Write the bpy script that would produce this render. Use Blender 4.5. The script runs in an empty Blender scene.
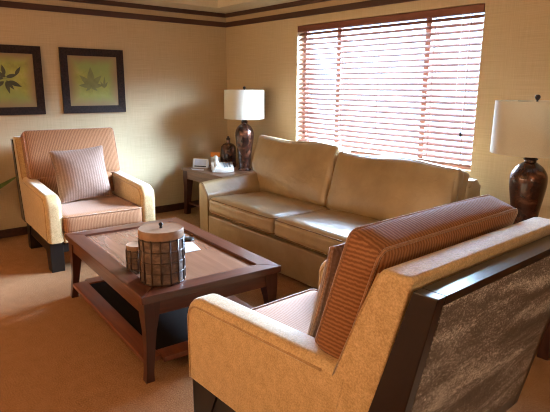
import bpy, bmesh, math, random
from mathutils import Vector, Matrix
random.seed(7)
sc = bpy.context.scene
COL = sc.collection
PI = math.pi

# ------------------------------------------------------------------ materials
def lin(c):
    c = c / 255.0
    return c / 12.92 if c <= 0.04045 else ((c + 0.055) / 1.055) ** 2.4
def rgb(r, g, b): return (lin(r), lin(g), lin(b), 1)

class NT:
    def __init__(s, name):
        s.m = bpy.data.materials.new(name); s.m.use_nodes = True
        s.t = s.m.node_tree; s.b = s.t.nodes['Principled BSDF']
        s.out = s.t.nodes['Material Output']
        s.co = s.t.nodes.new('ShaderNodeTexCoord')
    def n(s, typ, **kw):
        o = s.t.nodes.new('ShaderNode' + typ)
        for k, v in kw.items(): setattr(o, k, v)
        return o
    def l(s, a, b): s.t.links.new(a, b)
    def mapped(s, scale=(1, 1, 1), rot=(0, 0, 0), loc=(0, 0, 0)):
        mp = s.n('Mapping'); mp.inputs['Scale'].default_value = scale
        mp.inputs['Rotation'].default_value = rot; mp.inputs['Location'].default_value = loc
        s.l(s.co.outputs['Object'], mp.inputs['Vector']); return mp.outputs['Vector']
    def noise(s, scale, detail=3, rough=0.5, vec=None, dist=0):
        o = s.n('TexNoise'); o.inputs['Scale'].default_value = scale
        o.inputs['Detail'].default_value = detail; o.inputs['Roughness'].default_value = rough
        o.inputs['Distortion'].default_value = dist
        s.l(vec if vec else s.co.outputs['Object'], o.inputs['Vector']); return o.outputs['Fac']
    def ramp(s, fac, stops):
        o = s.n('ValToRGB'); e = o.color_ramp.elements
        while len(e) > len(stops): e.remove(e[-1])
        while len(e) < len(stops): e.new(0.5)
        for i, (p, c) in enumerate(stops): e[i].position = p; e[i].color = c
        s.l(fac, o.inputs['Fac']); return o.outputs['Color']
    def mix(s, fac, a, b, mode='MIX'):
        o = s.n('Mix', data_type='RGBA', blend_type=mode)
        for sock, v in ((o.inputs[0], fac), (o.inputs[6], a), (o.inputs[7], b)):
            if hasattr(v, 'is_linked'): s.l(v, sock)
            else: sock.default_value = v
        return o.outputs[2]
    def math(s, op, a, b=0.0):
        o = s.n('Math', operation=op)
        for sock, v in ((o.inputs[0], a), (o.inputs[1], b)):
            if hasattr(v, 'is_linked'): s.l(v, sock)
            else: sock.default_value = v
        return o.outputs[0]
    def bump(s, h, strength, dist=0.01):
        o = s.n('Bump'); o.inputs['Strength'].default_value = strength; o.inputs['Distance'].default_value = dist
        s.l(h, o.inputs['Height']); s.l(o.outputs['Normal'], s.b.inputs['Normal'])
    def col(s, c):
        if hasattr(c, 'is_linked'): s.l(c, s.b.inputs['Base Color'])
        else: s.b.inputs['Base Color'].default_value = c
    def set(s, **kw):
        for k, v in kw.items(): s.b.inputs[k.replace('_', ' ')].default_value = v

def simple(name, c, rough=0.6, metal=0.0, var=0.12, scale=20, spec=0.5):
    t = NT(name); f = t.noise(scale, 4)
    d = tuple(x * (1 - var) for x in c[:3]) + (1,); e = tuple(min(1, x * (1 + var)) for x in c[:3]) + (1,)
    t.col(t.ramp(f, [(0.3, d), (0.7, e)])); t.set(Roughness=rough, Metallic=metal); t.b.inputs['Specular IOR Level'].default_value = spec
    return t.m

def wood(name, c1, c2, rough=0.35, axis='X', scale=1.0, coat=0.0, bump=0.05):
    t = NT(name)
    sc_ = {'X': (2.2, 26, 26), 'Y': (26, 2.2, 26), 'Z': (26, 26, 2.2)}[axis]
    v = t.mapped(tuple(x * scale for x in sc_))
    f = t.noise(1.0, 5, 0.6, v, 0.6)
    t.col(t.ramp(f, [(0.25, c1), (0.75, c2)]))
    t.set(Roughness=rough, Coat_Weight=coat, Coat_Roughness=0.15)
    t.bump(f, bump, 0.002); return t.m

def wall_material():
    t = NT('linen_wallpaper')
    v = t.mapped((3, 3, 260)); f1 = t.noise(1.0, 3, 0.6, v)
    v2 = t.mapped((140, 140, 4)); f2 = t.noise(1.0, 2, 0.5, v2)
    f = t.math('ADD', t.math('MULTIPLY', f1, 0.65), t.math('MULTIPLY', f2, 0.35))
    t.col(t.ramp(f, [(0.3, rgb(184, 160, 124)), (0.7, rgb(206, 182, 146))]))
    t.set(Roughness=0.75); t.b.inputs['Specular IOR Level'].default_value = 0.25; t.bump(f, 0.12, 0.002); return t.m

def carpet_material():
    t = NT('speckled_carpet')
    a = t.noise(140, 3, 0.7); b = t.noise(14, 3, 0.6)
    c = t.ramp(a, [(0.3, rgb(118, 82, 54)), (0.5, rgb(164, 120, 84)), (0.72, rgb(200, 160, 120))])
    c = t.mix(0.35, c, t.ramp(b, [(0.3, rgb(134, 90, 56)), (0.7, rgb(172, 124, 86))]))
    t.col(c); t.set(Roughness=0.95); t.b.inputs['Specular IOR Level'].default_value = 0.1
    t.bump(a, 0.6, 0.006); return t.m

def chenille(name, c1, c2, scale=220):
    t = NT(name); a = t.noise(scale * 0.65, 3, 0.75); b = t.noise(scale * 0.12, 2)
    f = t.math('ADD', t.math('MULTIPLY', a, 0.75), t.math('MULTIPLY', b, 0.25))
    t.col(t.ramp(f, [(0.35, c1), (0.65, c2)]))
    t.set(Roughness=0.55, Sheen_Weight=0.8, Sheen_Roughness=0.3); t.b.inputs['Specular IOR Level'].default_value = 0.5
    t.bump(a, 0.5, 0.004); return t.m

def ribbed(name, c1, c2, freq=40, c3=None):
    """ribs run front-to-back over a cushion and across its ends"""
    t = NT(name)
    sep = t.n('SeparateXYZ'); t.l(t.co.outputs['Object'], sep.inputs[0])
    nrm = t.n('SeparateXYZ'); t.l(t.co.outputs['Normal'], nrm.inputs[0])
    side = t.math('GREATER_THAN', t.math('ABSOLUTE', nrm.outputs[1]), 0.75)
    coord = t.n('Mix', data_type='FLOAT'); t.l(side, coord.inputs[0]); t.l(sep.outputs[1], coord.inputs[2]); t.l(sep.outputs[2], coord.inputs[3])
    nz = t.noise(75, 2)
    ph = t.math('ADD', t.math('MULTIPLY', coord.outputs[0], freq * 2 * PI), t.math('MULTIPLY', nz, 4.0))
    s = t.math('ADD', t.math('MULTIPLY', t.math('SINE', ph), 0.5), 0.5)
    big = t.noise(9, 3)
    fine = t.noise(300, 2)
    f = t.math('ADD', t.math('MULTIPLY', s, 0.7), t.math('MULTIPLY', fine, 0.3))
    t.col(t.ramp(f, [(0.12, c1), (0.6, c2)] + ([(0.92, c3)] if c3 else [])))
    t.set(Roughness=0.75, Sheen_Weight=0.3, Sheen_Roughness=0.35); t.b.inputs['Specular IOR Level'].default_value = 0.3
    t.bump(s, 0.3, 0.003); return t.m

def leather_material():
    t = NT('tan_leather'); a = t.noise(5, 4, 0.6); b = t.noise(240, 2); w = t.noise(11, 3, 0.55, None, 1.2)
    t.col(t.ramp(a, [(0.3, rgb(152, 126, 90)), (0.7, rgb(172, 146, 108))]))
    t.set(Roughness=0.34, Coat_Weight=0.2, Coat_Roughness=0.3); t.b.inputs['Specular IOR Level'].default_value = 0.75
    t.bump(t.math('ADD', t.math('MULTIPLY', w, 0.9), t.math('MULTIPLY', b, 0.06)), 0.35, 0.012); return t.m

def brocade_material():
    t = NT('brocade_back_panel')
    v = t.mapped((150, 120, 170), (0.5, 0, 0)); a = t.noise(1.0, 5, 0.85, v, 0.6)
    v2 = t.mapped((5, 2.4, 10), (0.6, 0, 0)); b = t.noise(1.0, 3, 0.55, v2, 0.6)
    thr = t.math('ADD', a, t.math('MULTIPLY', t.math('SUBTRACT', b, 0.5), 0.55))
    t.col(t.ramp(thr, [(0.40, rgb(84, 74, 68)), (0.54, rgb(120, 108, 98)), (0.62, rgb(230, 224, 216))]))
    t.set(Roughness=0.55); t.b.inputs['Specular IOR Level'].default_value = 0.4
    t.bump(a, 0.4, 0.003); return t.m

M = {}
M['wall'] = wall_material(); M['carpet'] = carpet_material()
M['ceiling'] = simple('ceiling_paint', rgb(216, 202, 172), 0.85, var=0.03)
M['trim'] = wood('dark_trim_wood', rgb(58, 34, 24), rgb(84, 50, 36), 0.45, 'X')
M['arm'] = chenille('gold_chenille', rgb(180, 142, 92), rgb(226, 194, 144))
M['pipe'] = chenille('gold_piping', rgb(164, 122, 76), rgb(204, 166, 114))
M['rib'] = ribbed('brown_ribbed_fabric', rgb(122, 74, 44), rgb(152, 100, 62), 72, rgb(172, 120, 80))
M['ribseat'] = ribbed('tan_ribbed_fabric', rgb(150, 98, 64), rgb(172, 118, 80), 80, rgb(186, 134, 98))
M['welt'] = chenille('brown_welt', rgb(120, 70, 42), rgb(190, 140, 100), 300)
M['throw'] = ribbed('striped_throw_fabric', rgb(126, 95, 80), rgb(138, 106, 90), 44, rgb(152, 122, 106))
M['black'] = simple('black_wood', rgb(24, 17, 14), 0.4, var=0.2)
M['espresso'] = wood('espresso_wood', rgb(20, 12, 11), rgb(32, 19, 16), 0.28, 'Y', coat=0.25)
M['mahog'] = wood('mahogany', rgb(64, 30, 20), rgb(102, 54, 36), 0.3, 'X', coat=0.35)
M['mahogy'] = wood('mahogany_cross_grain', rgb(64, 30, 20), rgb(102, 54, 36), 0.3, 'Y', coat=0.35)
M['mahogz'] = wood('mahogany_upright', rgb(54, 26, 18), rgb(80, 40, 28), 0.32, 'Z', coat=0.3)
M['inset'] = wood('inset_veneer', rgb(118, 78, 58), rgb(146, 102, 78), 0.25, 'X', 0.6, coat=0.4)
M['shelf'] = wood('shelf_wood', rgb(96, 48, 28), rgb(138, 76, 46), 0.38, 'X')
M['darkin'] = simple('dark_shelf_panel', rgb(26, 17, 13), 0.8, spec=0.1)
M['endtable'] = wood('end_table_wood', rgb(98, 66, 46), rgb(142, 102, 76), 0.4, 'X', coat=0.2)
M['leather'] = leather_material()
M['seam'] = simple('leather_seam', rgb(120, 90, 54), 0.5)
M['brocade'] = brocade_material()
M['slat'] = None
M['frame_pic'] = simple('dark_carved_frame', rgb(46, 31, 25), 0.6, var=0.5, scale=60, spec=0.2)
M['white'] = simple('white_plastic', rgb(214, 210, 202), 0.4, var=0.03)
M['grey'] = simple('grey_plastic', rgb(120, 118, 116), 0.5, var=0.05)
M['paper'] = simple('white_paper', rgb(220, 222, 228), 0.7, var=0.02)
M['bluepaper'] = simple('blue_grey_print', rgb(192, 200, 222), 0.7, var=0.06)
M['darkprint'] = simple('dark_print', rgb(60, 58, 66), 0.7)
M['orange'] = simple('orange_card', rgb(222, 134, 40), 0.6, var=0.05)
M['blackp'] = simple('black_plastic', rgb(18, 17, 17), 0.35)
M['brass'] = simple('dark_bronze', rgb(48, 34, 28), 0.35, 0.6)
M['leaf'] = simple('plant_leaf', rgb(112, 130, 70), 0.4, var=0.25)
M['pot'] = simple('terracotta_pot', rgb(120, 72, 48), 0.7)
M['soil'] = simple('potting_soil', rgb(48, 34, 26), 0.95, var=0.4, scale=60)
M['frame_win'] = simple('bronze_window_frame', rgb(168, 130, 114), 0.5)

def slat_mat():
    t = NT('stained_wood_slat'); v = t.mapped((2, 60, 60)); f = t.noise(1, 4, 0.6, v)
    t.col(t.ramp(f, [(0.3, rgb(150, 104, 90)), (0.7, rgb(168, 120, 104))])); t.set(Roughness=0.45); return t.m
M['slat'] = slat_mat()
M['valance'] = wood('valance_wood', rgb(104, 58, 44), rgb(138, 82, 64), 0.4, 'X')

def vase_mat():
    t = NT('mottled_bronze_glaze'); a = t.noise(13, 3, 0.5, None, 0.5)
    t.col(t.ramp(a, [(0.40, rgb(46, 25, 18)), (0.58, rgb(84, 48, 34)), (0.78, rgb(150, 96, 68))]))
    t.set(Roughness=0.25, Metallic=0.35, Coat_Weight=0.4, Coat_Roughness=0.1); return t.m
M['vase'] = vase_mat()

def shade_mat():
    t = NT('linen_lamp_shade'); v = t.mapped((200, 200, 200)); f = t.noise(1, 2, 0.5, v)
    t.col(t.ramp(f, [(0.3, rgb(214, 206, 188)), (0.7, rgb(230, 223, 206))])); t.set(Roughness=0.85)
    tr = t.n('BsdfTranslucent'); tr.inputs['Color'].default_value = rgb(226, 214, 190)
    mx = t.n('MixShader'); mx.inputs[0].default_value = 0.25
    t.l(t.b.outputs[0], mx.inputs[1]); t.l(tr.outputs[0], mx.inputs[2]); t.l(mx.outputs[0], t.out.inputs['Surface']); return t.m
M['shade'] = shade_mat()

def glass_mat():
    t = NT('window_glass')
    tr = t.n('BsdfTransparent'); gl = t.n('BsdfGlossy'); gl.inputs['Roughness'].default_value = 0.02
    fr = t.n('Fresnel'); fr.inputs['IOR'].default_value = 1.45
    geo = t.n('NewGeometry'); k_ = t.math('MULTIPLY', fr.outputs[0], t.math('SUBTRACT', 1.0, geo.outputs['Backfacing']))
    mx = t.n('MixShader'); t.l(k_, mx.inputs[0]); t.l(tr.outputs[0], mx.inputs[1]); t.l(gl.outputs[0], mx.inputs[2])
    t.l(mx.outputs[0], t.out.inputs['Surface']); return t.m
M['glass'] = glass_mat()

def bark_mat():
    t = NT('woven_bark'); v = t.mapped((14, 14, 26)); a = t.noise(1, 4, 0.65, v)
    t.col(t.ramp(a, [(0.3, rgb(66, 48, 38)), (0.5, rgb(98, 74, 60)), (0.72, rgb(138, 112, 92))]))
    t.set(Roughness=0.55); t.bump(a, 0.4, 0.006); return t.m
M['bark'] = bark_mat()
M['lid'] = simple('tan_lid', rgb(150, 112, 84), 0.5, var=0.15, scale=30)
M['wire'] = simple('dark_wire', rgb(74, 54, 44), 0.4, 0.2)

def print_mat(name, seed):
    t = NT(name); v = t.mapped((1, 1, 1), (0, 0, 0), (seed, seed * 2, 0))
    a = t.noise(9, 5, 0.6, v); b = t.noise(3, 3, 0.5, v)
    c = t.ramp(a, [(0.3, rgb(142, 138, 70)), (0.5, rgb(168, 168, 76)), (0.7, rgb(194, 186, 106))])
    c = t.mix(t.ramp(b, [(0.4, (0, 0, 0, 1)), (0.65, (1, 1, 1, 1))]), c, rgb(146, 160, 88))
    # brownish border of the print
    sep = t.n('SeparateXYZ'); t.l(t.co.outputs['Object'], sep.inputs[0])
    m = t.math('MAXIMUM', t.math('ABSOLUTE', sep.outputs[1]), t.math('ABSOLUTE', sep.outputs[2]))
    m = t.math('ADD', m, t.math('MULTIPLY', t.math('SUBTRACT', a, 0.5), 0.10))
    edge = t.ramp(m, [(0.155, (0, 0, 0, 1)), (0.245, (1, 1, 1, 1))])
    t.col(t.mix(edge, c, rgb(150, 126, 86))); t.set(Roughness=0.6); return t.m

# ------------------------------------------------------------------ mesh helpers
def obj(name, bm, mat, parent=None, smooth=False, auto=None):
    bmesh.ops.recalc_face_normals(bm, faces=bm.faces)
    me = bpy.data.meshes.new(name); bm.to_mesh(me); bm.free()
    for m_ in (mat if isinstance(mat, (list, tuple)) else [mat]): me.materials.append(m_)
    if smooth or auto:
        me.polygons.foreach_set('use_smooth', [True] * len(me.polygons))
        if auto: me.set_sharp_from_angle(angle=math.radians(auto))
    o = bpy.data.objects.new(name, me); COL.objects.link(o)
    if parent: o.parent = parent
    return o
def thing(name, label, cat, loc=(0, 0, 0), rz=0, group=None):
    o = bpy.data.objects.new(name, None); COL.objects.link(o); o.empty_display_size = 0.1
    o.location = loc; o.rotation_euler = (0, 0, rz); tag(o, label, cat, group); return o
def tag(o, label, cat, group=None):
    o['label'] = label; o['category'] = cat
    if group: o['group'] = group
    return o
def struct(name, bm, mat, parent=None, **k):
    o = obj(name, bm, mat, parent, **k)
    if not parent: o['kind'] = 'structure'
    return o
def dup(root, loc, rz, label, group=None):
    r = root.copy(); COL.objects.link(r); r.location = loc; r.rotation_euler = (0, 0, rz); r['label'] = label
    if group: r['group'] = group
    for ch in list(root.children):
        c = ch.copy(); COL.objects.link(c); c.parent = r
        for g in ch.children:
            d = g.copy(); COL.objects.link(d); d.parent = c
    return r

def B(): return bmesh.new()
def box(bm, x0, x1, y0, y1, z0, z1, bev=0.0, seg=2, mx=None):
    r = bmesh.ops.create_cube(bm, size=1.0)
    vs = r['verts']
    for v in vs:
        v.co = Vector((x0 + (v.co.x + 0.5) * (x1 - x0), y0 + (v.co.y + 0.5) * (y1 - y0), z0 + (v.co.z + 0.5) * (z1 - z0)))
    if bev > 0:
        es = list({e for v in vs for e in v.link_edges})
        r2 = bmesh.ops.bevel(bm, geom=es, offset=bev, segments=seg, profile=0.5, affect='EDGES')
        vs = list({v for f in r2['faces'] for v in f.verts} | {v for v in vs if v.is_valid})
    if mx is not None:
        for v in vs: v.co = mx @ v.co
    return vs
def prism(bm, poly, axis, a, b, bev=0.0, seg=2):
    """extrude a 2-D outline along an axis between a and b. outline axes: X->(y,z)  Y->(x,z)  Z->(x,y)"""
    def P(p, t):
        return Vector({'X': (t, p[0], p[1]), 'Y': (p[0], t, p[1]), 'Z': (p[0], p[1], t)}[axis])
    A = [bm.verts.new(P(p, a)) for p in poly]; C = [bm.verts.new(P(p, b)) for p in poly]
    n = len(poly); fs = [bm.faces.new(A[::-1]), bm.faces.new(C)]
    for i in range(n): bm.faces.new((A[i], A[(i + 1) % n], C[(i + 1) % n], C[i]))
    if bev > 0:
        es = list({e for f in fs for e in f.edges})
        bmesh.ops.bevel(bm, geom=es, offset=bev, segments=seg, profile=0.5, affect='EDGES')
def rounded(poly, rad, seg=5):
    """round chosen corners: rad = {index: radius}"""
    out = []; n = len(poly)
    for i, p in enumerate(poly):
        r = rad.get(i, 0)
        if r <= 0: out.append(p); continue
        p = Vector(p); a = (Vector(poly[i - 1]) - p); b = (Vector(poly[(i + 1) % n]) - p)
        a.normalize(); b.normalize(); ang = a.angle(b); d = r / math.tan(ang / 2)
        s = p + a * d; e = p + b * d
        c = p + (a + b).normalized() * (r / math.sin(ang / 2))
        a0 = math.atan2(s.y - c.y, s.x - c.x); a1 = math.atan2(e.y - c.y, e.x - c.x)
        da = (a1 - a0 + PI) % (2 * PI) - PI
        for k in range(seg + 1):
            t = a0 + da * k / seg; out.append((c.x + r * math.cos(t), c.y + r * math.sin(t)))
    return out
def tube(bm, pts, r, n=8, closed=False):
    pts = [Vector(p) for p in pts]; N = len(pts); rings = []
    up = None
    for i, p in enumerate(pts):
        if closed: t = pts[(i + 1) % N] - pts[i - 1]
        else: t = pts[min(i + 1, N - 1)] - pts[max(i - 1, 0)]
        t.normalize()
        if up is None:
            up = Vector((0, 0, 1)) if abs(t.z) < 0.9 else Vector((1, 0, 0))
        s = t.cross(up)
        if s.length < 1e-5: s = t.orthogonal()
        s.normalize(); up = s.cross(t).normalized()
        rr = r[i] if isinstance(r, (list, tuple)) else r
        rings.append([bm.verts.new(p + (s * math.cos(2 * PI * k / n) + up * math.sin(2 * PI * k / n)) * rr) for k in range(n)])
    for i in range(N if closed else N - 1):
        A, C = rings[i], rings[(i + 1) % N]
        off = 0
        if closed and i == N - 1:
            off = min(range(n), key=lambda o: (A[0].co - C[o].co).length)
        for k in range(n): bm.faces.new((A[k], A[(k + 1) % n], C[(k + 1 + off) % n], C[(k + off) % n]))
    if not closed:
        bm.faces.new(rings[0][::-1]); bm.faces.new(rings[-1])
def lathe(bm, prof, n=40, c=(0, 0, 0)):
    rings = []
    for r, z in prof:
        if r < 1e-5: rings.append([bm.verts.new((c[0], c[1], c[2] + z))])
        else: rings.append([bm.verts.new((c[0] + r * math.cos(2 * PI * k / n), c[1] + r * math.sin(2 * PI * k / n), c[2] + z)) for k in range(n)])
    for A, C in zip(rings, rings[1:]):
        for k in range(n):
            k2 = (k + 1) % n
            if len(A) == 1 and len(C) == 1: continue
            if len(A) == 1: bm.faces.new((A[0], C[k2], C[k]))
            elif len(C) == 1: bm.faces.new((A[k], A[k2], C[0]))
            else: bm.faces.new((A[k], A[k2], C[k2], C[k]))
def cushion(bm, sx, sy, sz, r, puff=(0, 0, 0), n=14, mx=None, wob=0.0, seed=0, taper=None):
    """rounded box of full size sx,sy,sz whose faces swell by puff (metres)"""
    tmp = bmesh.new(); bmesh.ops.create_cube(tmp, size=2.0)
    bmesh.ops.subdivide_edges(tmp, edges=tmp.edges[:], cuts=n, use_grid_fill=True)
    h = Vector((sx / 2, sy / 2, sz / 2)); rnd = random.Random(seed)
    ph = [rnd.uniform(0, 6.28) for _ in range(6)]
    for v in tmp.verts:
        q = v.co.copy()
        # push grid lines toward the corners so the rounding is well sampled
        q = Vector([math.copysign(1 - (1 - abs(c)) ** 1.35, c) for c in q])
        p = Vector((q.x * h.x, q.y * h.y, q.z * h.z))
        inner = Vector([max(-(h[i] - r), min(h[i] - r, p[i])) for i in range(3)])
        d = p - inner
        if d.length > 1e-9: p = inner + d.normalized() * r
        for i in range(3):
            if puff[i]:
                j, k = [a for a in range(3) if a != i]
                w = (1 - q[j] ** 2) * (1 - q[k] ** 2)
                p[i] += puff[i] * w * q[i]
        if wob:
            p += v.co.normalized() * wob * (math.sin(q.x * 5 + ph[0]) * math.sin(q.y * 6 + ph[1]) + 0.6 * math.sin(q.y * 11 + q.z * 7 + ph[2]))
        if taper: p = taper(p, q)
        v.co = mx @ p if mx is not None else p
    me = bpy.data.meshes.new('tmp'); tmp.to_mesh(me); tmp.free(); bm.from_mesh(me); bpy.data.meshes.remove(me)
def rr_path(hx, hy, r, n=6, f=lambda x, y: Vector((x, y, 0))):
    out = []
    for cx, cy, a0 in ((hx - r, hy - r, 0), (-hx + r, hy - r, PI / 2), (-hx + r, -hy + r, PI), (hx - r, -hy + r, 1.5 * PI)):
        for k in range(n + 1):
            a = a0 + PI / 2 * k / n; out.append(f(cx + r * math.cos(a), cy + r * math.sin(a)))
    # densify long sides
    res = []
    for i, p in enumerate(out):
        q = out[(i + 1) % len(out)]; L = (q - p).length; m = max(1, int(L / 0.06))
        for k in range(m): res.append(p.lerp(q, k / m))
    return res

# ------------------------------------------------------------------ room
RX, RY, ZC, ZT = 7.4, -7.0, 2.374, 2.64
WX0, WX1, WZ0, WZ1 = 1.322, 3.435, 0.84, 2.13
bm = B(); box(bm, -0.12, RX + 0.12, RY - 0.12, 0.2, -0.1, 0); struct('floor', bm, M['carpet'])
bm = B()
box(bm, 0, WX0, 0, 0.16, 0, ZT); box(bm, WX1, RX, 0, 0.16, 0, ZT)
box(bm, WX0, WX1, 0, 0.16, 0, WZ0); box(bm, WX0, WX1, 0, 0.16, WZ1, ZT)
struct('wall_back', bm, M['wall'])
bm = B(); box(bm, -0.12, 0, RY, 0.16, 0, ZT); struct('wall_left', bm, M['wall'])
bm = B(); box(bm, RX, RX + 0.12, RY, 0.16, 0, ZT); struct('wall_right', bm, M['wall'])
bm = B(); box(bm, -0.12, RX + 0.12, RY - 0.12, RY, 0, ZT); struct('wall_front', bm, M['wall'])
bm = B(); SW = 0.36
box(bm, 0, RX, -SW, 0, ZC, ZT); box(bm, 0, SW, RY, -SW, ZC, ZT)
box(bm, RX - SW, RX, RY, -SW, ZC, ZT); box(bm, SW, RX - SW, RY, RY + SW, ZC, ZT)
box(bm, -0.12, RX + 0.12, RY - 0.12, 0.16, ZT, ZT + 0.1)
struct('ceiling', bm, M['ceiling'])
def rail(n, z0, z1, d):
    bm = B(); box(bm, 0, RX, -d, 0, z0, z1, 0.004); struct('trim_%d' % n, bm, M['trim'])
    bm = B(); box(bm, 0, d, RY, -d, z0, z1, 0.004); o = struct('trim_%d' % (n + 1), bm, wood('dark_trim_wood_side%d' % n, rgb(58, 34, 24), rgb(84, 50, 36), 0.45, 'Y'))
rail(1, 2.327, ZC, 0.028); rail(3, 2.213, 2.271, 0.022)
bm = B(); box(bm, 0, RX, -0.016, 0, 0, 0.085, 0.004); struct('baseboard_back', bm, M['trim'])
bm = B(); box(bm, 0, 0.016, RY, -0.016, 0, 0.085, 0.004); struct('baseboard_left', bm, M['trim'])

# window: frame, mullions, panes in the wall opening
bm = B(); fy0, fy1 = 0.095, 0.145
box(bm, WX0, WX0 + 0.045, fy0, fy1, WZ0, WZ1); box(bm, WX1 - 0.045, WX1, fy0, fy1, WZ0, WZ1)
box(bm, WX0, WX1, fy0, fy1, WZ0, WZ0 + 0.045); box(bm, WX0, WX1, fy0, fy1, WZ1 - 0.045, WZ1)
w1 = struct('window_1', bm, M['frame_win'])
MUL = (1.84, 2.88)
for mx_ in MUL:
    bm = B(); box(bm, mx_ - 0.028, mx_ + 0.028, fy0 + 0.001, fy1 - 0.001, WZ0 + 0.045, WZ1 - 0.045, 0.004); obj('mullion', bm, M['frame_win'], w1)
ed = [WX0 + 0.045, MUL[0] - 0.028, MUL[0] + 0.028, MUL[1] - 0.028, MUL[1] + 0.028, WX1 - 0.045]
for i in range(3):
    bm = B(); box(bm, ed[2 * i], ed[2 * i + 1], 0.117, 0.123, WZ0 + 0.045, WZ1 - 0.045); obj('pane', bm, M['glass'], w1)

# wooden blind
bl = thing('window_blind', 'wide reddish wooden slatted blind covering the bright window behind the sofa', 'blind', ((WX0 + WX1) / 2, 0.03, WZ0))
hw = (WX1 - WX0) / 2 - 0.006
bm = B(); box(bm, -hw, hw, -0.034, 0.022, 1.225, 1.285, 0.004); obj('valance', bm, M['valance'], bl)
bm = B(); N = 23; TILT = math.radians(36)
for i in range(N):
    z = 1.2 - 0.0505 * i
    K = 4; pts = []
    for k in range(K + 1):
        s = (k / K - 0.5); u = s * 0.05; hgt = 0.0035 * (1 - 4 * s * s)
        pts.append((u, hgt))
    top = [(u * math.cos(TILT) - (h_ + 0.0016) * math.sin(TILT), u * math.sin(TILT) + (h_ + 0.0016) * math.cos(TILT)) for u, h_ in pts]
    bot = [(u * math.cos(TILT) - h_ * math.sin(TILT), u * math.sin(TILT) + h_ * math.cos(TILT)) for u, h_ in pts]
    prism(bm, [(a, b + z) for a, b in top] + [(a, b + z) for a, b in bot[::-1]], 'X', -hw + 0.004, hw - 0.004)
obj('slats', bm, M['slat'], bl, auto=40)
bm = B(); box(bm, -hw + 0.004, hw - 0.004, -0.022, 0.022, 0.03, 0.05, 0.005); obj('bottom_rail', bm, M['valance'], bl)
for x in (1.44, 1.50, 1.98, 2.43, 3.01, 3.33):
    bm = B()
    for yy in (-0.0245, 0.0235): tube(bm, [(x - bl.location.x, yy, 0.045), (x - bl.location.x, yy, 1.23)], 0.0016, 5)
    obj('ladder_cord', bm, M['valance'], bl)
bm = B(); xx = 3.25 - bl.location.x
tube(bm, [(xx, -0.031, 1.23), (xx, -0.033, 0.5)], 0.0022, 6); tube(bm, [(xx + 0.07, -0.031, 1.23), (xx + 0.07, -0.033, 0.30)], 0.0015, 5)
pc = obj('pull_cord', bm, M['paper'], bl)
bm = B(); lathe(bm, [(0, 0.0), (0.009, 0.004), (0.011, 0.02), (0.005, 0.04), (0, 0.042)], 12, (xx + 0.07, -0.033, 0.27)); obj('tassel', bm, M['brass'], pc, smooth=True)

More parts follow.
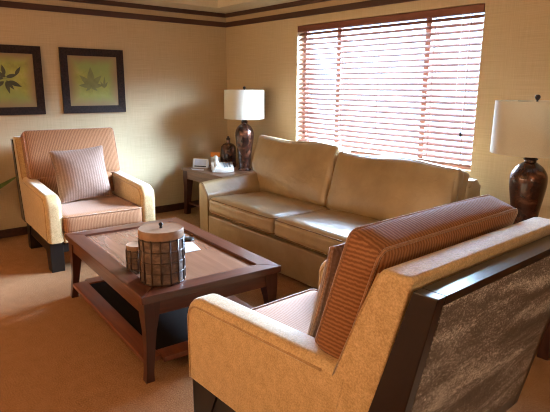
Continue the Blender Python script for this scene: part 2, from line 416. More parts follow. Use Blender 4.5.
# ------------------------------------------------------------------ armchair
def make_chair(label):
    t = thing('armchair', label, 'armchair', (0, 0, 0), 0, 'matching armchairs facing across the coffee table')
    L = lambda u: 0.6 - u
    HW = 0.462
    AW = 0.125
    # arms
    def arm_prof(i):
        return rounded([(L(i), 0.25 + i * 0.5), (L(i), 0.640 - i), (L(0.90), 0.676 - i), (L(0.82), 0.25 + i * 0.5)], {1: 0.105 - i}, 10)
    for s in (-1, 1):
        rd = 0.034; bm = B(); rings = []
        steps = [(rd * (1 - math.cos(a)), rd * (1 - math.sin(a))) for a in (0, 0.3, 0.62, 0.95, 1.27, PI / 2)]
        for dy, i in [(d_, i_) for d_, i_ in steps] + [(AW - d_, i_) for d_, i_ in steps[::-1]]:
            rings.append([bm.verts.new((x, s * (HW - dy), z)) for x, z in arm_prof(i)])
        n = len(rings[0])
        for p, q in zip(rings, rings[1:]):
            for k in range(n): bm.faces.new((p[k], p[(k + 1) % n], q[(k + 1) % n], q[k]))
        bm.faces.new(rings[0]); bm.faces.new(rings[-1][::-1])
        a = obj('armrest', bm, M['arm'], t, auto=50)
        for yy in (s * (HW + 0.0005), s * (HW - AW - 0.0005)):
            path = [(x, yy, z) for x, z in arm_prof(0.031)][:13]
            dense = []
            for p, q in zip(path, path[1:]):
                m = max(1, int((Vector(q) - Vector(p)).length / 0.08))
                dense += [Vector(p).lerp(Vector(q), k / m) for k in range(m)]
            bm = B(); tube(bm, dense, 0.0052, 6)
            obj('piping', bm, M['pipe'], a, smooth=True)
    # back upholstery, leaning
    bp = rounded([(L(0.70), 0.25), (L(0.84), 0.60), (L(1.015), 1.03), (L(1.12), 1.03), (L(0.995), 0.56), (L(0.91), 0.25)], {2: 0.03, 3: 0.012}, 5)
    bm = B(); prism(bm, bp, 'Y', -HW + 0.002, HW - 0.002, 0.012, 3)
    bu = obj('back_upholstery', bm, M['arm'], t, auto=35)
    for s in (-1, 1):
        yy = s * (HW - 0.005); bm = B()
        tube(bm, [(L(u) , yy, z) for u, z in ((0.857, 0.64), (0.932, 0.83), (1.010, 1.012))], 0.005, 6)
        obj('piping', bm, M['pipe'], bu, smooth=True)
    # dark wooden back frame: two side boards and a cap
    wf = lambda z: 0.912 + (z - 0.3) * 0.303     # front of the board, as u
    wr = lambda z: 1.048 + (z - 0.3) * 0.21
    zb, zt = 0.25, 1.0
    bm = B()
    for s in (-1, 1):
        y0, y1 = sorted((s * (HW + 0.004), s * (HW - 0.034)))
        prism(bm, [(L(wf(zb)), zb), (L(wf(zt)), zt), (L(wr(zt)), zt), (L(wr(zb)), zb)], 'Y', y0, y1, 0.003, 2)
    prism(bm, [(L(wf(zt - 0.03)), zt - 0.03), (L(wf(zt)), zt), (L(wr(zt)), zt), (L(wr(zt - 0.03)), zt - 0.03)], 'Y', -HW + 0.034, HW - 0.034, 0.002, 2)
    prism(bm, [(L(wf(zb)), zb), (L(wf(zb + .06)), zb + 0.06), (L(wr(zb + .06)), zb + 0.06), (L(wr(zb)), zb)], 'Y', -HW + 0.034, HW - 0.034)
    obj('back_frame', bm, M['espresso'], t)
    bm = B()
    prism(bm, [(L(wf(0.31)), 0.31), (L(wf(0.972)), 0.972), (L(wr(0.972) + 0.001), 0.972), (L(wr(0.31) + 0.001), 0.31)], 'Y', -HW + 0.0345, HW - 0.0345)
    obj('back_panel', bm, M['brocade'], t)['label'] = 'dark brown panel with pale flecked pattern'
    # seat
    bm = B(); cushion(bm, 0.83, 2 * (HW - AW) - 0.006, 0.15, 0.035, (0.008, 0, 0.012), 12, Matrix.Translation((L(0.40), 0, 0.388)))
    sc_ = obj('seat_cushion', bm, M['ribseat'], t, smooth=True)
    for zz in (0.455, 0.322):
        bm = B(); tube(bm, rr_path(0.413, HW - AW - 0.006, 0.03, 5, lambda x, y: Vector((x + L(0.40), y, zz))), 0.005, 6, True)
        obj('piping', bm, M['welt'], sc_, smooth=True)
    bm = B(); box(bm, L(0.72), L(0.012), -HW + AW, HW - AW, 0.235, 0.315, 0.01); obj('seat_base', bm, M['arm'], t)
    # T-shaped back cushion (wide above the arms, narrower between them)
    lean = math.atan2(0.13, 0.40)
    ca = math.cos(lean); sa = math.sin(lean)
    # local frame: up along the lean, thickness normal to it
    mx = Matrix.Translation((L(0.855), 0, 0.868)) @ Matrix.Rotation(-lean, 4, 'Y')
    bm = B(); cushion(bm, 0.14, 0.835, 0.45, 0.03, (0.02, 0, 0.008), 12, mx)
    mx2 = Matrix.Translation((L(0.755), 0, 0.578)) @ Matrix.Rotation(-lean, 4, 'Y')
    cushion(bm, 0.12, 2 * (HW - AW) - 0.01, 0.22, 0.03, (0.01, 0, 0), 8, mx2)
    bc = obj('back_cushion', bm, M['rib'], t, smooth=True)
    for sx_ in (0.058, -0.058):
        bm = B(); tube(bm, rr_path(0.4125, 0.220, 0.03, 5, lambda y, z: mx @ Vector((sx_, y, z))), 0.0055, 6, True)
        obj('piping', bm, M['welt'], bc, smooth=True)
    # black base and legs
    bm = B()
    for s in (-1, 1):
        y0, y1 = sorted((s * (HW - 0.02), s * (HW - 0.075)))
        prism(bm, rounded([(L(0.03), 0.25), (L(0.90), 0.25), (L(0.90), 0.15), (L(0.14), 0.15), (L(0.03), 0.15)], {}), 'Y', y0, y1, 0.003)
    box(bm, L(0.075), L(0.03), -HW + 0.075, HW - 0.075, 0.16, 0.235); box(bm, L(0.90), L(0.86), -HW + 0.075, HW - 0.075, 0.16, 0.25)
    obj('base_rail', bm, M['black'], t)
    for s in (-1, 1):
        y0, y1 = sorted((s * (HW - 0.012), s * (HW - 0.118)))
        bm = B(); prism(bm, [(L(0.025), 0.2505), (L(0.21), 0.2505), (L(0.150), 0.12), (L(0.135), 0.0), (L(0.03), 0.0)], 'Y', y0, y1, 0.004); obj('leg', bm, M['black'], t)
        bm = B(); prism(bm, [(L(0.75), 0.2505), (L(0.91), 0.2505), (L(0.91), 0.0), (L(0.83), 0.0), (L(0.81), 0.12)], 'Y', y0, y1, 0.004); obj('leg', bm, M['black'], t)
    return t
ch = make_chair('gold armchair by the left wall below the framed leaf pictures, facing the room')
ch.location = (0.82, -2.215, 0); ch.rotation_euler = (0, 0, math.radians(-4))
ch2 = dup(ch, (4.392, -2.400, 0), PI + math.radians(1.0), 'gold armchair in the foreground seen from behind, with dark wood back frame')

def make_throw(loc, rot, label):
    t = thing('throw_pillow', label, 'pillow', loc, 0, 'striped throw pillows on the armchairs')
    def tp(p, q):
        k = 1 - 0.07 * (1 - abs(q.y) ** 2) * abs(q.z) ** 3
        k2 = 1 - 0.07 * (1 - abs(q.z) ** 2) * abs(q.y) ** 3
        e = max(abs(q.y), abs(q.z)) ** 4
        return Vector((p.x * (1 - 0.72 * e), p.y * k2, p.z * k))
    bm = B(); cushion(bm, 0.10, 0.48, 0.48, 0.02, (0.055, 0, 0), 16, None, 0.003, 3, tp)
    o = obj('cover', bm, M['throw'], t, smooth=True)
    bm = B()
    P = []
    for (a, b) in (((1, 1), (-1, 1)), ((-1, 1), (-1, -1)), ((-1, -1), (1, -1)), ((1, -1), (1, 1))):
        for k in range(12):
            f = k / 12; y = a[0] + (b[0] - a[0]) * f; z = a[1] + (b[1] - a[1]) * f
            p = Vector((0, y * 0.236, z * 0.236))
            if abs(y) < 1: p.z *= 1 - 0.06 * (1 - y * y)
            if abs(z) < 1: p.y *= 1 - 0.06 * (1 - z * z)
            P.append(p)
    tube(bm, P, 0.005, 6, True); obj('cord_edge', bm, M['welt'], t, smooth=True)
    t.rotation_euler = rot; return t
tp1 = make_throw((0.89, -2.235, 0.715), (math.radians(3), math.radians(-17), math.radians(-4)), 'pinkish striped square throw pillow leaning on the far armchair by the wall')
tp2 = dup(tp1, (4.325, -2.365, 0.725), 0, 'throw pillow mostly hidden behind the foreground armchair back cushion')
tp2.rotation_euler = (math.radians(-3), math.radians(-17), PI + 0.06)

# ------------------------------------------------------------------ sofa
def make_sofa():
    W = 2.32; hw = W / 2; AWD = 0.16
    t = thing('sofa', 'tan leather two-cushion sofa under the window blind', 'sofa', (2.515, -0.80, 0), math.radians(-1.6))
    yf, yb = -0.51, 0.53
    bm = B(); box(bm, -hw + AWD, hw - AWD, yf + 0.004, yb - 0.12, 0.03, 0.30, 0.012, 3); obj('frame_base', bm, M['leather'], t, auto=40)
    for s in (-1, 1):
        rows = []
        prof0 = rounded([(-hw, 0.03), (-hw, 0.60), (-hw + 0.075, 0.592), (-hw + AWD, 0.49), (-hw + AWD, 0.03)], {1: 0.022, 2: 0.05, 3: 0.06}, 6)
        ys = [yf, yf + 0.012, yf + 0.2, yf + 0.45, 0.2, yb - 0.10, yb - 0.02]
        bm = B(); rings = []
        for i, y in enumerate(ys):
            lift = 0.075 * max(0, (y - yf) / 1.0)
            inset = 0.010 if i == 0 else 0
            ring = []
            cx, cz = -hw + AWD / 2, 0.3
            for x, z in prof0:
                z2 = z + lift * max(0, (z - 0.3) / 0.3)
                x2 = x + (inset if x < cx else -inset); z2 -= inset if z > 0.3 else 0
                ring.append(bm.verts.new((s * -1 * x2 if s > 0 else x2, y, z2)))
            rings.append(ring)
        n = len(prof0)
        for a, c in zip(rings, rings[1:]):
            for k in range(n): bm.faces.new((a[k], a[(k + 1) % n], c[(k + 1) % n], c[k]))
        bm.faces.new(rings[0]); bm.faces.new(rings[-1][::-1])
        a = obj('armrest', bm, M['leather'], t, auto=45)
        bm = B(); tube(bm, [((s * -1 * x if s > 0 else x), yf + 0.006, z) for x, z in prof0], 0.004, 6); obj('piping', bm, M['seam'], a, smooth=True)
    # back frame
    bk = rounded([(yb - 0.20, 0.03), (yb - 0.17, 0.845), (yb - 0.02, 0.855), (yb, 0.03)], {1: 0.05, 2: 0.05}, 6)
    bm = B(); prism(bm, bk, 'X', -hw - 0.02, hw + 0.02, 0.03, 4); obj('back_frame', bm, M['leather'], t, auto=40)
    # seat cushions
    sw = (W - 2 * AWD) / 2
    for s in (-1, 1):
        cx = s * (sw / 2)
        mxs = Matrix.Translation((cx, -0.175, 0.388)) @ Matrix.Rotation(math.radians(-1.5), 4, 'X')
        bm = B(); cushion(bm, sw - 0.008, 0.68, 0.17, 0.05, (0, 0.01, 0.022), 16, mxs, 0.003, 5 + s)
        c = obj('seat_cushion', bm, M['leather'], t, smooth=True)
        for zz in (0.064, -0.064):
            bm = B(); tube(bm, rr_path(sw / 2 - 0.012, 0.334, 0.045, 5, lambda x, y: mxs @ Vector((x, y, zz))), 0.0045, 6, True)
            obj('piping', bm, M['seam'], c, smooth=True)
    # back cushions, a little wider than the seat, spreading over the arms
    for s in (-1, 1):
        bw = hw + 0.045
        lean = math.radians(-17)
        h_ = 0.565 if s < 0 else 0.525
        mxb = Matrix.Translation((s * bw / 2 - 0.05, 0.19, 0.435)) @ Matrix.Rotation(lean, 4, 'X') @ Matrix.Translation((0, 0, h_ / 2))
        def tp(p, q, s=s):
            f = max(0, min(1, (q.z + 1) / 2))
            if q.x * s > 0:                       # outer edge narrows between the arms at the bottom
                p.x -= s * (q.x * s) * (0.235 if s < 0 else 0.13) * (1 - min(1, f * 2.2)) ** 1.2
            p.z += 0.012 * math.sin(q.x * 4 + s) * f
            return p
        bm = B(); cushion(bm, bw - 0.004, 0.20, h_, 0.045, (0, 0.045, 0.006), 20, mxb, 0.004, 11 + s, tp)
        c = obj('back_cushion', bm, M['leather'], t, smooth=True)
    for sx_ in (-1, 1):
        for y in (yf + 0.06, yb - 0.08):
            bm = B(); box(bm, sx_ * (hw - 0.08) - 0.03, sx_ * (hw - 0.08) + 0.03, y - 0.03, y + 0.03, 0, 0.035); obj('foot', bm, M['black'], t)
    return t
make_sofa()

# ------------------------------------------------------------------ coffee table
CT = (2.68, -2.381); CR = math.radians(-4.1); TZ = 0.473
def make_coffee():
    t = thing('coffee_table', 'low mahogany coffee table with recessed top and open lower shelf', 'coffee table', (CT[0], CT[1], 0), CR)
    X, Y = 0.714, 0.430; bw = 0.105
    zt0 = TZ - 0.04
    def board(outer, mat):
        bm = B(); A = [bm.verts.new((x, y, TZ)) for x, y in outer]; C = [bm.verts.new((x, y, zt0)) for x, y in outer]
        bm.faces.new(A); bm.faces.new(C[::-1])
        for i in range(4): bm.faces.new((A[i], C[i], C[(i + 1) % 4], A[(i + 1) % 4]))
        bmesh.ops.bevel(bm, geom=bm.edges[:], offset=0.004, segments=2, profile=0.5, affect='EDGES'); return obj('top_board', bm, mat, t)
    xi, yi = X - bw, Y - bw
    board([(-X, -Y), (X, -Y), (xi, -yi), (-xi, -yi)], M['mahog']); board([(X, Y), (-X, Y), (-xi, yi), (xi, yi)], M['mahog'])
    board([(X, -Y), (X, Y), (xi, yi), (xi, -yi)], M['mahogy']); board([(-X, Y), (-X, -Y), (-xi, -yi), (-xi, yi)], M['mahogy'])
    bm = B(); box(bm, -xi - 0.003, xi + 0.003, -yi - 0.003, yi + 0.003, zt0 + 0.002, TZ - 0.016); obj('inset_panel', bm, M['inset'], t)
    # apron
    ax, ay = X - 0.024, Y - 0.024
    for (x0, x1, y0, y1, m) in ((-ax, ax, -ay, -ay + 0.025, 'mahog'), (-ax, ax, ay - 0.025, ay, 'mahog'), (-ax, -ax + 0.025, -ay + 0.025, ay - 0.025, 'mahogy'), (ax - 0.025, ax, -ay + 0.025, ay - 0.025, 'mahogy')):
        bm = B(); box(bm, x0, x1, y0, y1, zt0 - 0.08, zt0 - 0.006, 0.002); obj('apron', bm, M[m], t)
    for sx in (-1, 1):
        for sy in (-1, 1):
            bm = B()
            # square leg that narrows in the middle and kicks out at the foot
            rings = []
            for z, w, o in ((0, 0.046, 0.006), (0.05, 0.042, 0.0), (0.16, 0.046, -0.010), (0.27, 0.058, -0.012), (0.35, 0.078, -0.008), (zt0 - 0.003, 0.086, -0.008)):
                ex, ey = sx * (X - 0.008 + o), sy * (Y - 0.008 + o)
                ix, iy = ex - sx * w, ey - sy * w
                rings.append([bm.verts.new(p) for p in ((ex, ey, z), (ix, ey, z), (ix, iy, z), (ex, iy, z))])
            for a, c in zip(rings, rings[1:]):
                for k in range(4): bm.faces.new((a[k], a[(k + 1) % 4], c[(k + 1) % 4], c[k]))
            bm.faces.new(rings[0]); bm.faces.new(rings[-1])
            obj('leg', bm, M['mahogz'], t)
    # lower shelf: edge boards and dark centre
    zs = 0.112; sxh, syh = X - 0.014, Y - 0.014
    for s in (-1, 1):
        bm = B(); y0, y1 = sorted((s * syh, s * (syh - 0.095))); box(bm, -sxh + 0.035, sxh - 0.035, y0, y1, zs - 0.03, zs, 0.004); obj('shelf_board', bm, M['shelf'], t)
        bm = B(); x0, x1 = sorted((s * sxh, s * (sxh - 0.10))); box(bm, x0, x1, -syh + 0.096, syh - 0.096, zs - 0.03, zs, 0.004); obj('shelf_board', bm, M['shelf'], t)
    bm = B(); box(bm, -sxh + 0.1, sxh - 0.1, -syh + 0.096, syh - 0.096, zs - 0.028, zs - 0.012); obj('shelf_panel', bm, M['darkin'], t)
    return t
make_coffee()

def canister(r, h, lid_h, loc, label, rows, cols, knob):
    t = thing('canister', label, 'canister', loc, 0.3)
    bm = B(); lathe(bm, [(0, 0), (r * 0.985, 0), (r, 0.006), (r, h - lid_h), (0, h - lid_h)], 48); obj('body', bm, M['bark'], t, auto=40)
    bm = B(); lathe(bm, [(0, h - lid_h + 0.0005), (r * 1.015, h - lid_h + 0.0005), (r * 1.02, h - lid_h + 0.004), (r * 1.02, h - 0.008), (r * 0.99, h), (r * 0.9, h - 0.003), (0, h - 0.003)], 48)
    ld = obj('lid', bm, M['lid'], t, auto=40)
    if knob:
        bm = B(); lathe(bm, [(0, h - 0.004), (0.009, h - 0.004), (0.006, h + 0.008), (0.012, h + 0.018), (0.009, h + 0.027), (0, h + 0.029)], 16); obj('knob', bm, M['blackp'], ld, smooth=True)
    bm = B(); H = h - lid_h
    for i in range(rows + 1):
        z = 0.006 + (H - 0.012) * i / rows
        tube(bm, [((r + 0.002) * math.cos(2 * PI * k / 40), (r + 0.002) * math.sin(2 * PI * k / 40), z) for k in range(40)], 0.0032, 6, True)
    for k in range(cols):
        for d in (-0.012, 0.012):
            a = 2 * PI * k / cols + d * 0.115 / r; tube(bm, [((r + 0.003) * math.cos(a), (r + 0.003) * math.sin(a), 0.002), ((r + 0.003) * math.cos(a), (r + 0.003) * math.sin(a), H + 0.002)], 0.003, 6)
    obj('wire_lattice', bm, M['wire'], t, smooth=True)
    return t
canister(0.118, 0.290, 0.045, (3.182, -2.648, TZ), 'large round brown lidded canister bound in dark lattice on the coffee table', 4, 15, True)
canister(0.060, 0.142, 0.026, (2.926, -2.672, TZ), 'small round brown canister half hidden behind the larger one', 3, 9, False)
# papers on the table
bm = B(); tagp = [(2.625, -2.215), (2.64, -2.135), (2.80, -2.185), (2.815, -2.285)]
def sheet(pts, z, th, fold=0.0):
    bm = B()
    A = [bm.verts.new((x, y, z)) for x, y in pts]; C = [bm.verts.new((x, y, z + th)) for x, y in pts]
    bm.faces.new(A[::-1]); bm.faces.new(C)
    n = len(pts)
    for i in range(n): bm.faces.new((A[i], A[(i + 1) % n], C[(i + 1) % n], C[i]))
    return bm
bm = sheet([(2.61, -2.21), (2.645, -2.14), (2.823, -2.185), (2.815, -2.295)], TZ - 0.0155, 0.004)
lf = tag(obj('leaflet', bm, M['paper'], None), 'white folded leaflet lying on the coffee table behind the canister', 'leaflet')
bm = B(); mxr = Matrix.Translation((2.53, -2.155, TZ - 0.0155)) @ Matrix.Rotation(0.5, 4, 'Z'); box(bm, -0.09, 0.09, -0.022, 0.022, 0, 0.02, 0.006, 2, mxr)
rc = tag(obj('remote_control', bm, M['blackp'], None, auto=40), 'black remote control beside the white leaflet on the coffee table', 'remote control')
bm = B()
for i in range(5):
    for j in range(2): box(bm, -0.07 + i * 0.026, -0.055 + i * 0.026, -0.012 + j * 0.015, -0.003 + j * 0.015, 0.02, 0.0215, 0, 1, mxr)
obj('buttons', bm, M['grey'], rc)

# ------------------------------------------------------------------ end tables and lamps
def end_table(loc, rz, sx, sy, h, label):
    t = thing('end_table', label, 'end table', loc, rz, 'dark wooden end tables holding lamps')
    bm = B(); box(bm, -sx / 2, sx / 2, -sy / 2, sy / 2, h - 0.03, h, 0.005); obj('tabletop', bm, M['endtable'], t)
    for s in (-1, 1):
        bm = B(); y0, y1 = sorted((s * (sy / 2 - 0.015), s * (sy / 2 - 0.04))); box(bm, -sx / 2 + 0.015, sx / 2 - 0.015, y0, y1, h - 0.125, h - 0.03, 0.002); obj('apron', bm, M['endtable'], t)
        bm = B(); x0, x1 = sorted((s * (sx / 2 - 0.015), s * (sx / 2 - 0.04))); box(bm, x0, x1, -sy / 2 + 0.041, sy / 2 - 0.041, h - 0.125, h - 0.03, 0.002); obj('apron', bm, M['endtable'], t)
    bm = B(); box(bm, -sx / 2 + 0.04, sx / 2 - 0.04, -sy / 2 + 0.04, sy / 2 - 0.04, 0.12, 0.145, 0.004); obj('shelf', bm, M['mahog'], t)
    for a in (-1, 1):
        for b in (-1, 1):
            bm = B(); rings = []
            for z, w, o in ((0, 0.06, 0.004), (0.08, 0.058, 0.0), (0.3, 0.07, -0.003), (h - 0.125, 0.085, 0), (h - 0.03, 0.085, 0)):
                ex, ey = a * (sx / 2 - 0.011 + o), b * (sy / 2 - 0.011 + o); ix, iy = ex - a * w, ey - b * w
                rings.append([bm.verts.new(p) for p in ((ex, ey, z), (ix, ey, z), (ix, iy, z), (ex, iy, z))])
            for p, q in zip(rings, rings[1:]):
                for k in range(4): bm.faces.new((p[k], p[(k + 1) % 4], q[(k + 1) % 4], q[k]))
            bm.faces.new(rings[0]); bm.faces.new(rings[-1]); obj('leg', bm, M['mahogz'], t)
    return t
ETZ = 0.557
end_table((0.66, -0.455, 0), 0, 0.92, 0.70, ETZ, 'dark end table in the corner holding the telephone and a lamp')
end_table((4.22, -0.62, 0), 0, 0.72, 0.78, ETZ, 'dark end table right of the sofa, mostly hidden behind the foreground armchair')

def lamp(loc, label, R_, sh0, sh1, vs=1.0):
    """R_ shade radius, sh0/sh1 bottom and top of the shade above the table"""
    t = thing('table_lamp', label, 'lamp', loc, 0, 'bronze vase table lamps with white drum shades')
    nz = sh0 - 0.015
    z = lambda f: f * nz
    pr = [(0, 0), (0.066, 0), (0.074, 0.006), (0.074, 0.02), (0.060, 0.03), (0.064, z(0.10)), (0.081, z(0.35)), (0.098, z(0.55)), (0.107, z(0.69)), (0.101, z(0.79)), (0.076, z(0.868)), (0.047, z(0.912)), (0.034, z(0.93)), (0.034, z(0.955)), (0, z(0.955))]
    # smooth the vase outline
    def cr(P, m=4):
        out = []
        for i in range(len(P) - 1):
            p0, p1, p2, p3 = P[max(i - 1, 0)], P[i], P[i + 1], P[min(i + 2, len(P) - 1)]
            for k in range(m):
                u = k / m
                out.append(tuple(0.5 * (2 * p1[a] + (-p0[a] + p2[a]) * u + (2 * p0[a] - 5 * p1[a] + 4 * p2[a] - p3[a]) * u * u + (-p0[a] + 3 * p1[a] - 3 * p2[a] + p3[a]) * u ** 3) for a in (0, 1)))
        return out + [P[-1]]
    body = [pr[0], pr[1]] + cr(pr[1:13]) + pr[13:]
    bm = B(); lathe(bm, [(max(0, r * vs), zz) for r, zz in body], 40); obj('vase_body', bm, M['vase'], t, auto=50)
    bm = B(); lathe(bm, [(0, z(0.955)), (0.040 * vs, z(0.955)), (0.042 * vs, z(0.965)), (0.030 * vs, z(0.98)), (0.034 * vs, z(1.0)), (0.012, z(1.01)), (0.009, z(1.06)), (0.016, z(1.06)), (0.016, z(1.18)), (0, z(1.18))], 24); obj('neck_collar', bm, M['brass'], t, auto=40)
    bm = B(); lathe(bm, [(0, z(1.18)), (0.012, z(1.18)), (0.03, z(1.26)), (0.033, z(1.31)), (0.022, z(1.37)), (0, z(1.385))], 20); obj('bulb', bm, M['white'], t, smooth=True)
    top = sh1 - 0.008
    bm = B(); tube(bm, [(0.016, 0, z(1.07)), (0.05, 0, z(1.16)), (0.055, 0, z(1.35)), (0.03, 0, top - 0.02), (0, 0, top), (-0.03, 0, top - 0.02), (-0.055, 0, z(1.35)), (-0.05, 0, z(1.16)), (-0.016, 0, z(1.07))], 0.0025, 6); obj('harp', bm, M['brass'], t, smooth=True)
    bm = B(); th = 0.003; r0, r1 = R_ * 1.0, R_ * 0.985
    lathe(bm, [(r0, sh0), (r1, sh1), (r1 - th, sh1), (r0 - th, sh0), (r0, sh0)], 64); s = obj('lamp_shade', bm, M['shade'], t, auto=40)
    bm = B()
    for k in range(3):
        a = 2 * PI * k / 3 + 0.4; tube(bm, [(0, 0, top), ((r1 - 0.004) * math.cos(a), (r1 - 0.004) * math.sin(a), sh1 - 0.006)], 0.002, 5)
    obj('spider', bm, M['brass'], s)
    bm = B(); lathe(bm, [(0, top + 0.001), (0.006, top + 0.001), (0.006, top + 0.012), (0.012, top + 0.018), (0.0165, top + 0.030), (0.012, top + 0.042), (0, top + 0.046)], 16); obj('finial', bm, M['brass'], t, smooth=True)
    return t
lamp((0.815, -0.33, ETZ), 'bronze vase lamp with white drum shade on the corner end table left of the sofa', 0.228, 0.590, 0.908)
lamp((4.192, -0.645, ETZ), 'bronze vase lamp with drum shade right of the window, behind the foreground armchair', 0.238, 0.554, 0.870, 1.02)

# squat bottle behind the telephone
t = thing('decorative_bottle', 'short dark bronze bottle left of the corner lamp', 'bottle', (0.49, -0.33, ETZ))
bm = B(); lathe(bm, [(0, 0), (0.085, 0), (0.09, 0.01), (0.092, 0.2), (0.088, 0.245), (0.062, 0.275), (0.024, 0.29), (0.02, 0.325), (0, 0.325)], 32); obj('body', bm, M['vase'], t, auto=50)
bm = B(); lathe(bm, [(0, 0.3255), (0.024, 0.3255), (0.026, 0.34), (0.014, 0.35), (0.012, 0.365), (0, 0.37)], 20); obj('stopper', bm, M['brass'], t, smooth=True)

# telephone
t = thing('telephone', 'white desk telephone with handset on the corner end table', 'telephone', (0.665, -0.54, ETZ), math.radians(60)); t.scale = (1.18, 1.18, 1.18)
bm = B(); prism(bm, rounded([(-0.10, 0.0), (-0.10, 0.03), (0.09, 0.075), (0.10, 0.0)], {1: 0.012, 2: 0.015}), 'X', -0.105, 0.105, 0.006, 2); obj('base', bm, M['white'], t, auto=40)
bm = B()
for i in range(3):
    for j in range(4):
        y = -0.07 + j * 0.028; zc = 0.037 + (y + 0.10) * 0.237
        box(bm, 0.01 + i * 0.026, 0.028 + i * 0.026, y, y + 0.018, zc - 0.006, zc + 0.006, 0.002)
obj('keypad', bm, M['grey'], t)
bm = B()
pts = [(-0.06, -0.095 + k * 0.0186, 0.062 + 0.045 * k / 10 + 0.03 * math.sin(PI * k / 10)) for k in range(11)]
tube(bm, pts, [0.026, 0.027, 0.022, 0.017, 0.015, 0.015, 0.015, 0.017, 0.022, 0.027, 0.026], 12); obj('handset', bm, M['white'], t, smooth=True)
bm = B(); tube(bm, [(-0.06, -0.095, 0.055), (-0.09, -0.14, 0.008), (-0.02, -0.165, 0.006), (0.06, -0.15, 0.006), (0.10, -0.10, 0.006), (0.107, -0.06, 0.010)], 0.004, 6); obj('cord', bm, M['white'], t, smooth=True)

# cards
t = thing('tent_card', 'white and blue folded tent card at the left of the corner end table', 'card', (0.335, -0.62, ETZ), math.radians(34))
bm = B()
prism(bm, [(-0.03, 0), (-0.002, 0.105), (0.002, 0.105), (0.03, 0), (0.027, 0), (0.0, 0.1), (-0.027, 0)], 'X', -0.095, 0.095); obj('card', bm, M['paper'], t)
bm = B(); s_ = (0.105 / 0.028)
fy = lambda z: -0.03 + z / s_ - 0.0008
prism(bm, [(fy(0.012), 0.012), (fy(0.026), 0.026), (fy(0.026) + 0.0006, 0.026), (fy(0.012) + 0.0006, 0.012)], 'X', -0.075, 0.075); obj('print_band', bm, M['darkprint'], t)
bm = B(); prism(bm, [(fy(0.032), 0.032), (fy(0.096), 0.096), (fy(0.096) + 0.0006, 0.096), (fy(0.032) + 0.0006, 0.032)], 'X', -0.075, 0.075); obj('print_picture', bm, M['bluepaper'], t)
t = thing('menu_holder', 'upright card with orange top standing behind the telephone', 'card', (0.42, -0.47, ETZ), math.radians(36))
bm = B(); box(bm, -0.062, 0.062, -0.02, 0.02, 0, 0.012, 0.002); obj('foot', bm, M['white'], t)
bm = B(); box(bm, -0.06, 0.06, -0.004, 0.004, 0.012, 0.125); obj('card', bm, M['paper'], t)
bm = B(); box(bm, -0.06, 0.06, -0.0045, 0.0045, 0.125, 0.178); obj('orange_header', bm, M['orange'], t)
bm = sheet([(0.34, -0.76), (0.46, -0.66), (0.55, -0.72), (0.43, -0.795)], ETZ, 0.002)
tag(obj('brochure', bm, M['paper'], None), 'flat pale brochure on the front edge of the corner end table', 'brochure')

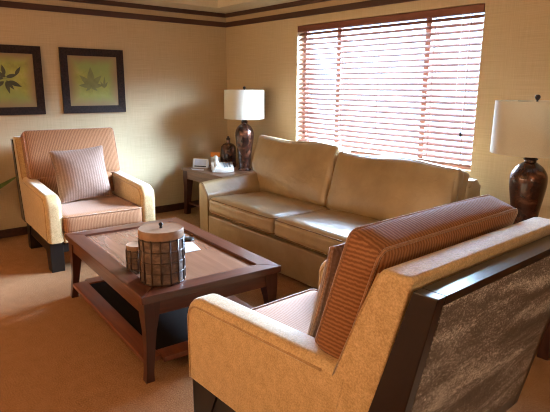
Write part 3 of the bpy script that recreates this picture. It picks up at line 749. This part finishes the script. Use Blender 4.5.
# ------------------------------------------------------------------ pictures
def leaf_shape(bm, cx, cy, ang, L, w, x, tip=0.5):
    n = 10; pts = []
    for k in range(n + 1):
        f = k / n; pts.append((f * L, w * math.sin(PI * f ** 0.8) * (1 - 0.25 * f)))
    for k in range(n - 1, 0, -1):
        f = k / n; pts.append((f * L, -w * math.sin(PI * f ** 0.8) * (1 - 0.25 * f)))
    vs = [bm.verts.new((x, cx + px * math.cos(ang) - py * math.sin(ang), cy + px * math.sin(ang) + py * math.cos(ang))) for px, py in pts]
    vs2 = [bm.verts.new((x + 0.0008, v.co.y, v.co.z)) for v in vs]
    bm.faces.new(vs2); bm.faces.new(vs[::-1])
    for i in range(len(vs)): bm.faces.new((vs[i], vs[(i + 1) % len(vs)], vs2[(i + 1) % len(vs)], vs2[i]))
def picture(cy, cz, S, H, label, kind):
    t = thing('framed_picture', label, 'picture', (0.0, cy, cz), 0, 'framed leaf prints on the left wall')
    fw = 0.075; hs, hh = S / 2, H / 2
    bm = B()
    for o in ([(-hs, -hh), (hs, -hh), (hs - fw, -hh + fw), (-hs + fw, -hh + fw)], [(hs, -hh), (hs, hh), (hs - fw, hh - fw), (hs - fw, -hh + fw)],
              [(hs, hh), (-hs, hh), (-hs + fw, hh - fw), (hs - fw, hh - fw)], [(-hs, hh), (-hs, -hh), (-hs + fw, -hh + fw), (-hs + fw, hh - fw)]):
        A = [bm.verts.new((0.001, a, b)) for a, b in o]
        hts = [0.028, 0.028, 0.020, 0.020]
        C = [bm.verts.new((hts[i], a, b)) for i, (a, b) in enumerate(o)]
        bm.faces.new(A[::-1]); bm.faces.new(C)
        for i in range(4): bm.faces.new((A[i], A[(i + 1) % 4], C[(i + 1) % 4], C[i]))
    obj('frame', bm, M['frame_pic'], t)
    bm = B(); box(bm, 0.002, 0.012, -hs + fw - 0.003, hs - fw + 0.003, -hh + fw - 0.003, hh - fw + 0.003); p = obj('print', bm, print_mat('leaf_print_%s' % kind, {'sprig': 1.3, 'palmate': 4.1}[kind]), t)
    bm = B(); X = 0.0123
    if kind == 'sprig':
        # leaves along a drooping stem
        for (a, b, ang, L, w) in ((0.0, 0.03, 0.25, 0.11, 0.02), (0.02, -0.005, -0.45, 0.13, 0.024), (-0.005, -0.01, -1.35, 0.12, 0.02), (0.0, 0.03, 2.6, 0.12, 0.02), (-0.02, -0.01, 3.7, 0.13, 0.022), (-0.01, 0.05, 1.75, 0.10, 0.02), (0.0, 0.0, -0.95, 0.11, 0.02), (0.085, 0.05, 1.0, 0.10, 0.018), (-0.02, 0.02, 3.1, 0.12, 0.02)):
            leaf_shape(bm, a, b, ang, L, w, X); X += 0.0002
        leaf_shape(bm, -0.16, 0.05, -0.2, 0.2, 0.003, X)
        mt = simple('sprig_ink', rgb(74, 78, 58), 0.7)
    else:
        for ang, L, w in ((1.57, 0.17, 0.038), (0.75, 0.14, 0.03), (2.4, 0.14, 0.03), (0.05, 0.115, 0.024), (3.1, 0.115, 0.024), (-0.7, 0.07, 0.016), (3.85, 0.07, 0.016)):
            leaf_shape(bm, -0.03, -0.05, ang, L * 1.15, w * 1.1, X); X += 0.0002
        leaf_shape(bm, -0.03, -0.03, -1.5, 0.09, 0.004, X)
        for k, (ang, L) in enumerate(((1.5, 0.12), (1.0, 0.08), (2.1, 0.08))): leaf_shape(bm, 0.11, -0.07, ang, L, 0.013, X)
        mt = simple('palmate_ink', rgb(126, 132, 82), 0.7)
    obj('leaf_motif', bm, mt, p)
    return t
picture(-2.578, 1.545, 0.67, 0.66, 'dark framed green print of a leafy sprig at the left edge', 'sprig')
picture(-1.722, 1.547, 0.675, 0.66, 'dark framed green print of a palmate leaf, right of the sprig print', 'palmate')

# ------------------------------------------------------------------ plant past the left edge of the view
t = thing('potted_plant', 'strappy green potted plant whose leaf tips reach in at the left edge', 'plant', (0.20, -3.20, 0))
bm = B(); lathe(bm, [(0, 0), (0.12, 0), (0.15, 0.22), (0.16, 0.26), (0.145, 0.26), (0.138, 0.225), (0, 0.225)], 32); obj('pot', bm, M['pot'], t, auto=40)
bm = B(); lathe(bm, [(0, 0.226), (0.136, 0.226), (0.136, 0.232), (0, 0.24)], 24); obj('soil', bm, M['soil'], t)
bm = B(); tube(bm, [(0, 0, 0.235), (0.01, 0.01, 0.34), (0, 0.02, 0.44)], [0.018, 0.015, 0.011], 8); obj('stem', bm, M['pot'], t, smooth=True)
def strap(bm, base, tip, lift, w, roll=0.9):
    base, tip = Vector(base), Vector(tip); d = (tip - base); side = d.cross(Vector((0, 0, 1))).normalized(); side = (Matrix.Rotation(roll, 3, d.normalized()) @ side); K = 12
    L = []
    for k in range(K + 1):
        f = k / K; p = base.lerp(tip, f) + Vector((0, 0, lift * math.sin(PI * f)))
        ww = w * (math.sin(PI * min(1, 0.12 + 0.88 * f)) ** 0.7) + 0.0008
        L.append([bm.verts.new(p + side * ww + Vector((0, 0, 0.006 * ww / w))), bm.verts.new(p), bm.verts.new(p - side * ww + Vector((0, 0, 0.006 * ww / w)))])
    for a, c in zip(L, L[1:]):
        for k in range(2): bm.faces.new((a[k], a[k + 1], c[k + 1], c[k]))
    return
leaves = [((-0.09, 0.62, 0.632), -0.035), ((-0.06, 0.46, 0.80), 0.05), ((0.3, 0.2, 0.78), 0.1), ((-0.15, 0.25, 0.55), 0.12), ((0.2, -0.35, 0.7), 0.12), ((-0.14, -0.3, 0.75), 0.12), ((0.45, -0.05, 0.5), 0.15), ((0.05, -0.1, 0.98), 0.02), ((0.25, -0.2, 0.9), 0.05), ((-0.13, 0.15, 0.95), 0.05)]
bm = B()
for tip, lift in leaves: strap(bm, (0, 0.02, 0.43), tip, lift, 0.026)
bmesh.ops.solidify(bm, geom=bm.faces[:], thickness=0.0012)
obj('foliage', bm, M['leaf'], t, smooth=True)

# ------------------------------------------------------------------ lights
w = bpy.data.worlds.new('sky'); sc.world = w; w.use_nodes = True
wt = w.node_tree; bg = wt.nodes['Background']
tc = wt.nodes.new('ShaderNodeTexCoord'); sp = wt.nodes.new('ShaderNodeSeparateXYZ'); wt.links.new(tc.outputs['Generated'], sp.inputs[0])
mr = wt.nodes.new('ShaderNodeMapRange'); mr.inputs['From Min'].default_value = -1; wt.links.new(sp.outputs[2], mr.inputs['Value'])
cr_ = wt.nodes.new('ShaderNodeValToRGB'); e = cr_.color_ramp.elements      # dim ground, horizon and high sky; bright band between shaped to light the room
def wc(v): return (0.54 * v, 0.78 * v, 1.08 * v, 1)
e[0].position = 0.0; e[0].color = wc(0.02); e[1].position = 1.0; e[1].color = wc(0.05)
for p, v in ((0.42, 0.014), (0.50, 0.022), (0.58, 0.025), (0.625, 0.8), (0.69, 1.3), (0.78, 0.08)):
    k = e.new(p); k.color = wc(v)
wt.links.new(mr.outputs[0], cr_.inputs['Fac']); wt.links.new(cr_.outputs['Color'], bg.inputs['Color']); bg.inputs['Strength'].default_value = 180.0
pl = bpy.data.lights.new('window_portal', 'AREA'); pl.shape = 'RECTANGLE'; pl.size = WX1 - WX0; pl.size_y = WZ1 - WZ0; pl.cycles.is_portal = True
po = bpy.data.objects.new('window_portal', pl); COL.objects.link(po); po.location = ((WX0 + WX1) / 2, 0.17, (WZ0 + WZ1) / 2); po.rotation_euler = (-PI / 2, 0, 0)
WARM = (1.0, 0.70, 0.44, 1)
def fill_lamp(loc, power, label, tint=None):  # unseen globe lamps, added as fill light behind and beside the camera
    t = thing('fill_lamp', label, 'fill lamp', loc, 0, 'added fill lamps behind the camera')
    bm = B(); lathe(bm, [(0, 0), (0.15, 0), (0.15, 0.015), (0.03, 0.03), (0, 0.03)], 32); obj('base', bm, M['brass'], t, auto=40)
    bm = B(); tube(bm, [(0, 0, 0.03), (0, 0, 1.33)], 0.011, 12); obj('pole', bm, M['brass'], t, smooth=True)
    e = NT('fill_lamp_glass'); e.col(rgb(250, 226, 190)); e.b.inputs['Emission Color'].default_value = tint or WARM; e.b.inputs['Emission Strength'].default_value = power
    bm = B(); lathe(bm, [(0, 1.33)] + [(0.17 * math.sin(a), 1.50 - 0.17 * math.cos(a)) for a in [PI * k / 16 for k in range(2, 16)]] + [(0, 1.67)], 32); obj('glass_globe', bm, e.m, t, smooth=True)
fill_lamp((3.3, -6.3, 0), 47, 'added globe fill lamp farther from the right wall')
fill_lamp((1.6, -6.4, 0), 52, 'added globe fill lamp nearer the picture wall')
fill_lamp((5.2, -6.4, 0), 14, 'added globe fill lamp directly behind the camera')
fill_lamp((6.95, -3.6, 0), 24, 'added globe fill lamp with whiter light by the right wall', (1.0, 0.86, 0.70, 1))  # added to brighten the rear panel of the foreground armchair

# ------------------------------------------------------------------ camera
cam = bpy.data.cameras.new('camera'); co = bpy.data.objects.new('camera', cam); COL.objects.link(co)
yaw, pitch, roll = math.radians(50.06), math.radians(12.79), math.radians(0.35)
f = Vector((-math.sin(yaw) * math.cos(pitch), math.cos(yaw) * math.cos(pitch), -math.sin(pitch)))
r = f.cross(Vector((0, 0, 1))).normalized(); u = r.cross(f)
r2 = r * math.cos(roll) + u * math.sin(roll); u2 = -r * math.sin(roll) + u * math.cos(roll)
m = Matrix((r2, u2, -f)).transposed().to_4x4(); m.translation = Vector((5.652, -3.921, 1.5)); co.matrix_world = m
cam.sensor_width = 36; cam.lens = 36 * 525.1 / 550; cam.clip_start = 0.02
sc.camera = co
sc.cycles.filter_width = 1.1
vs = sc.view_settings; vs.view_transform = 'Standard'; vs.look = 'None'; vs.gamma = 1; vs.use_curve_mapping = False; vs.exposure = 0.45
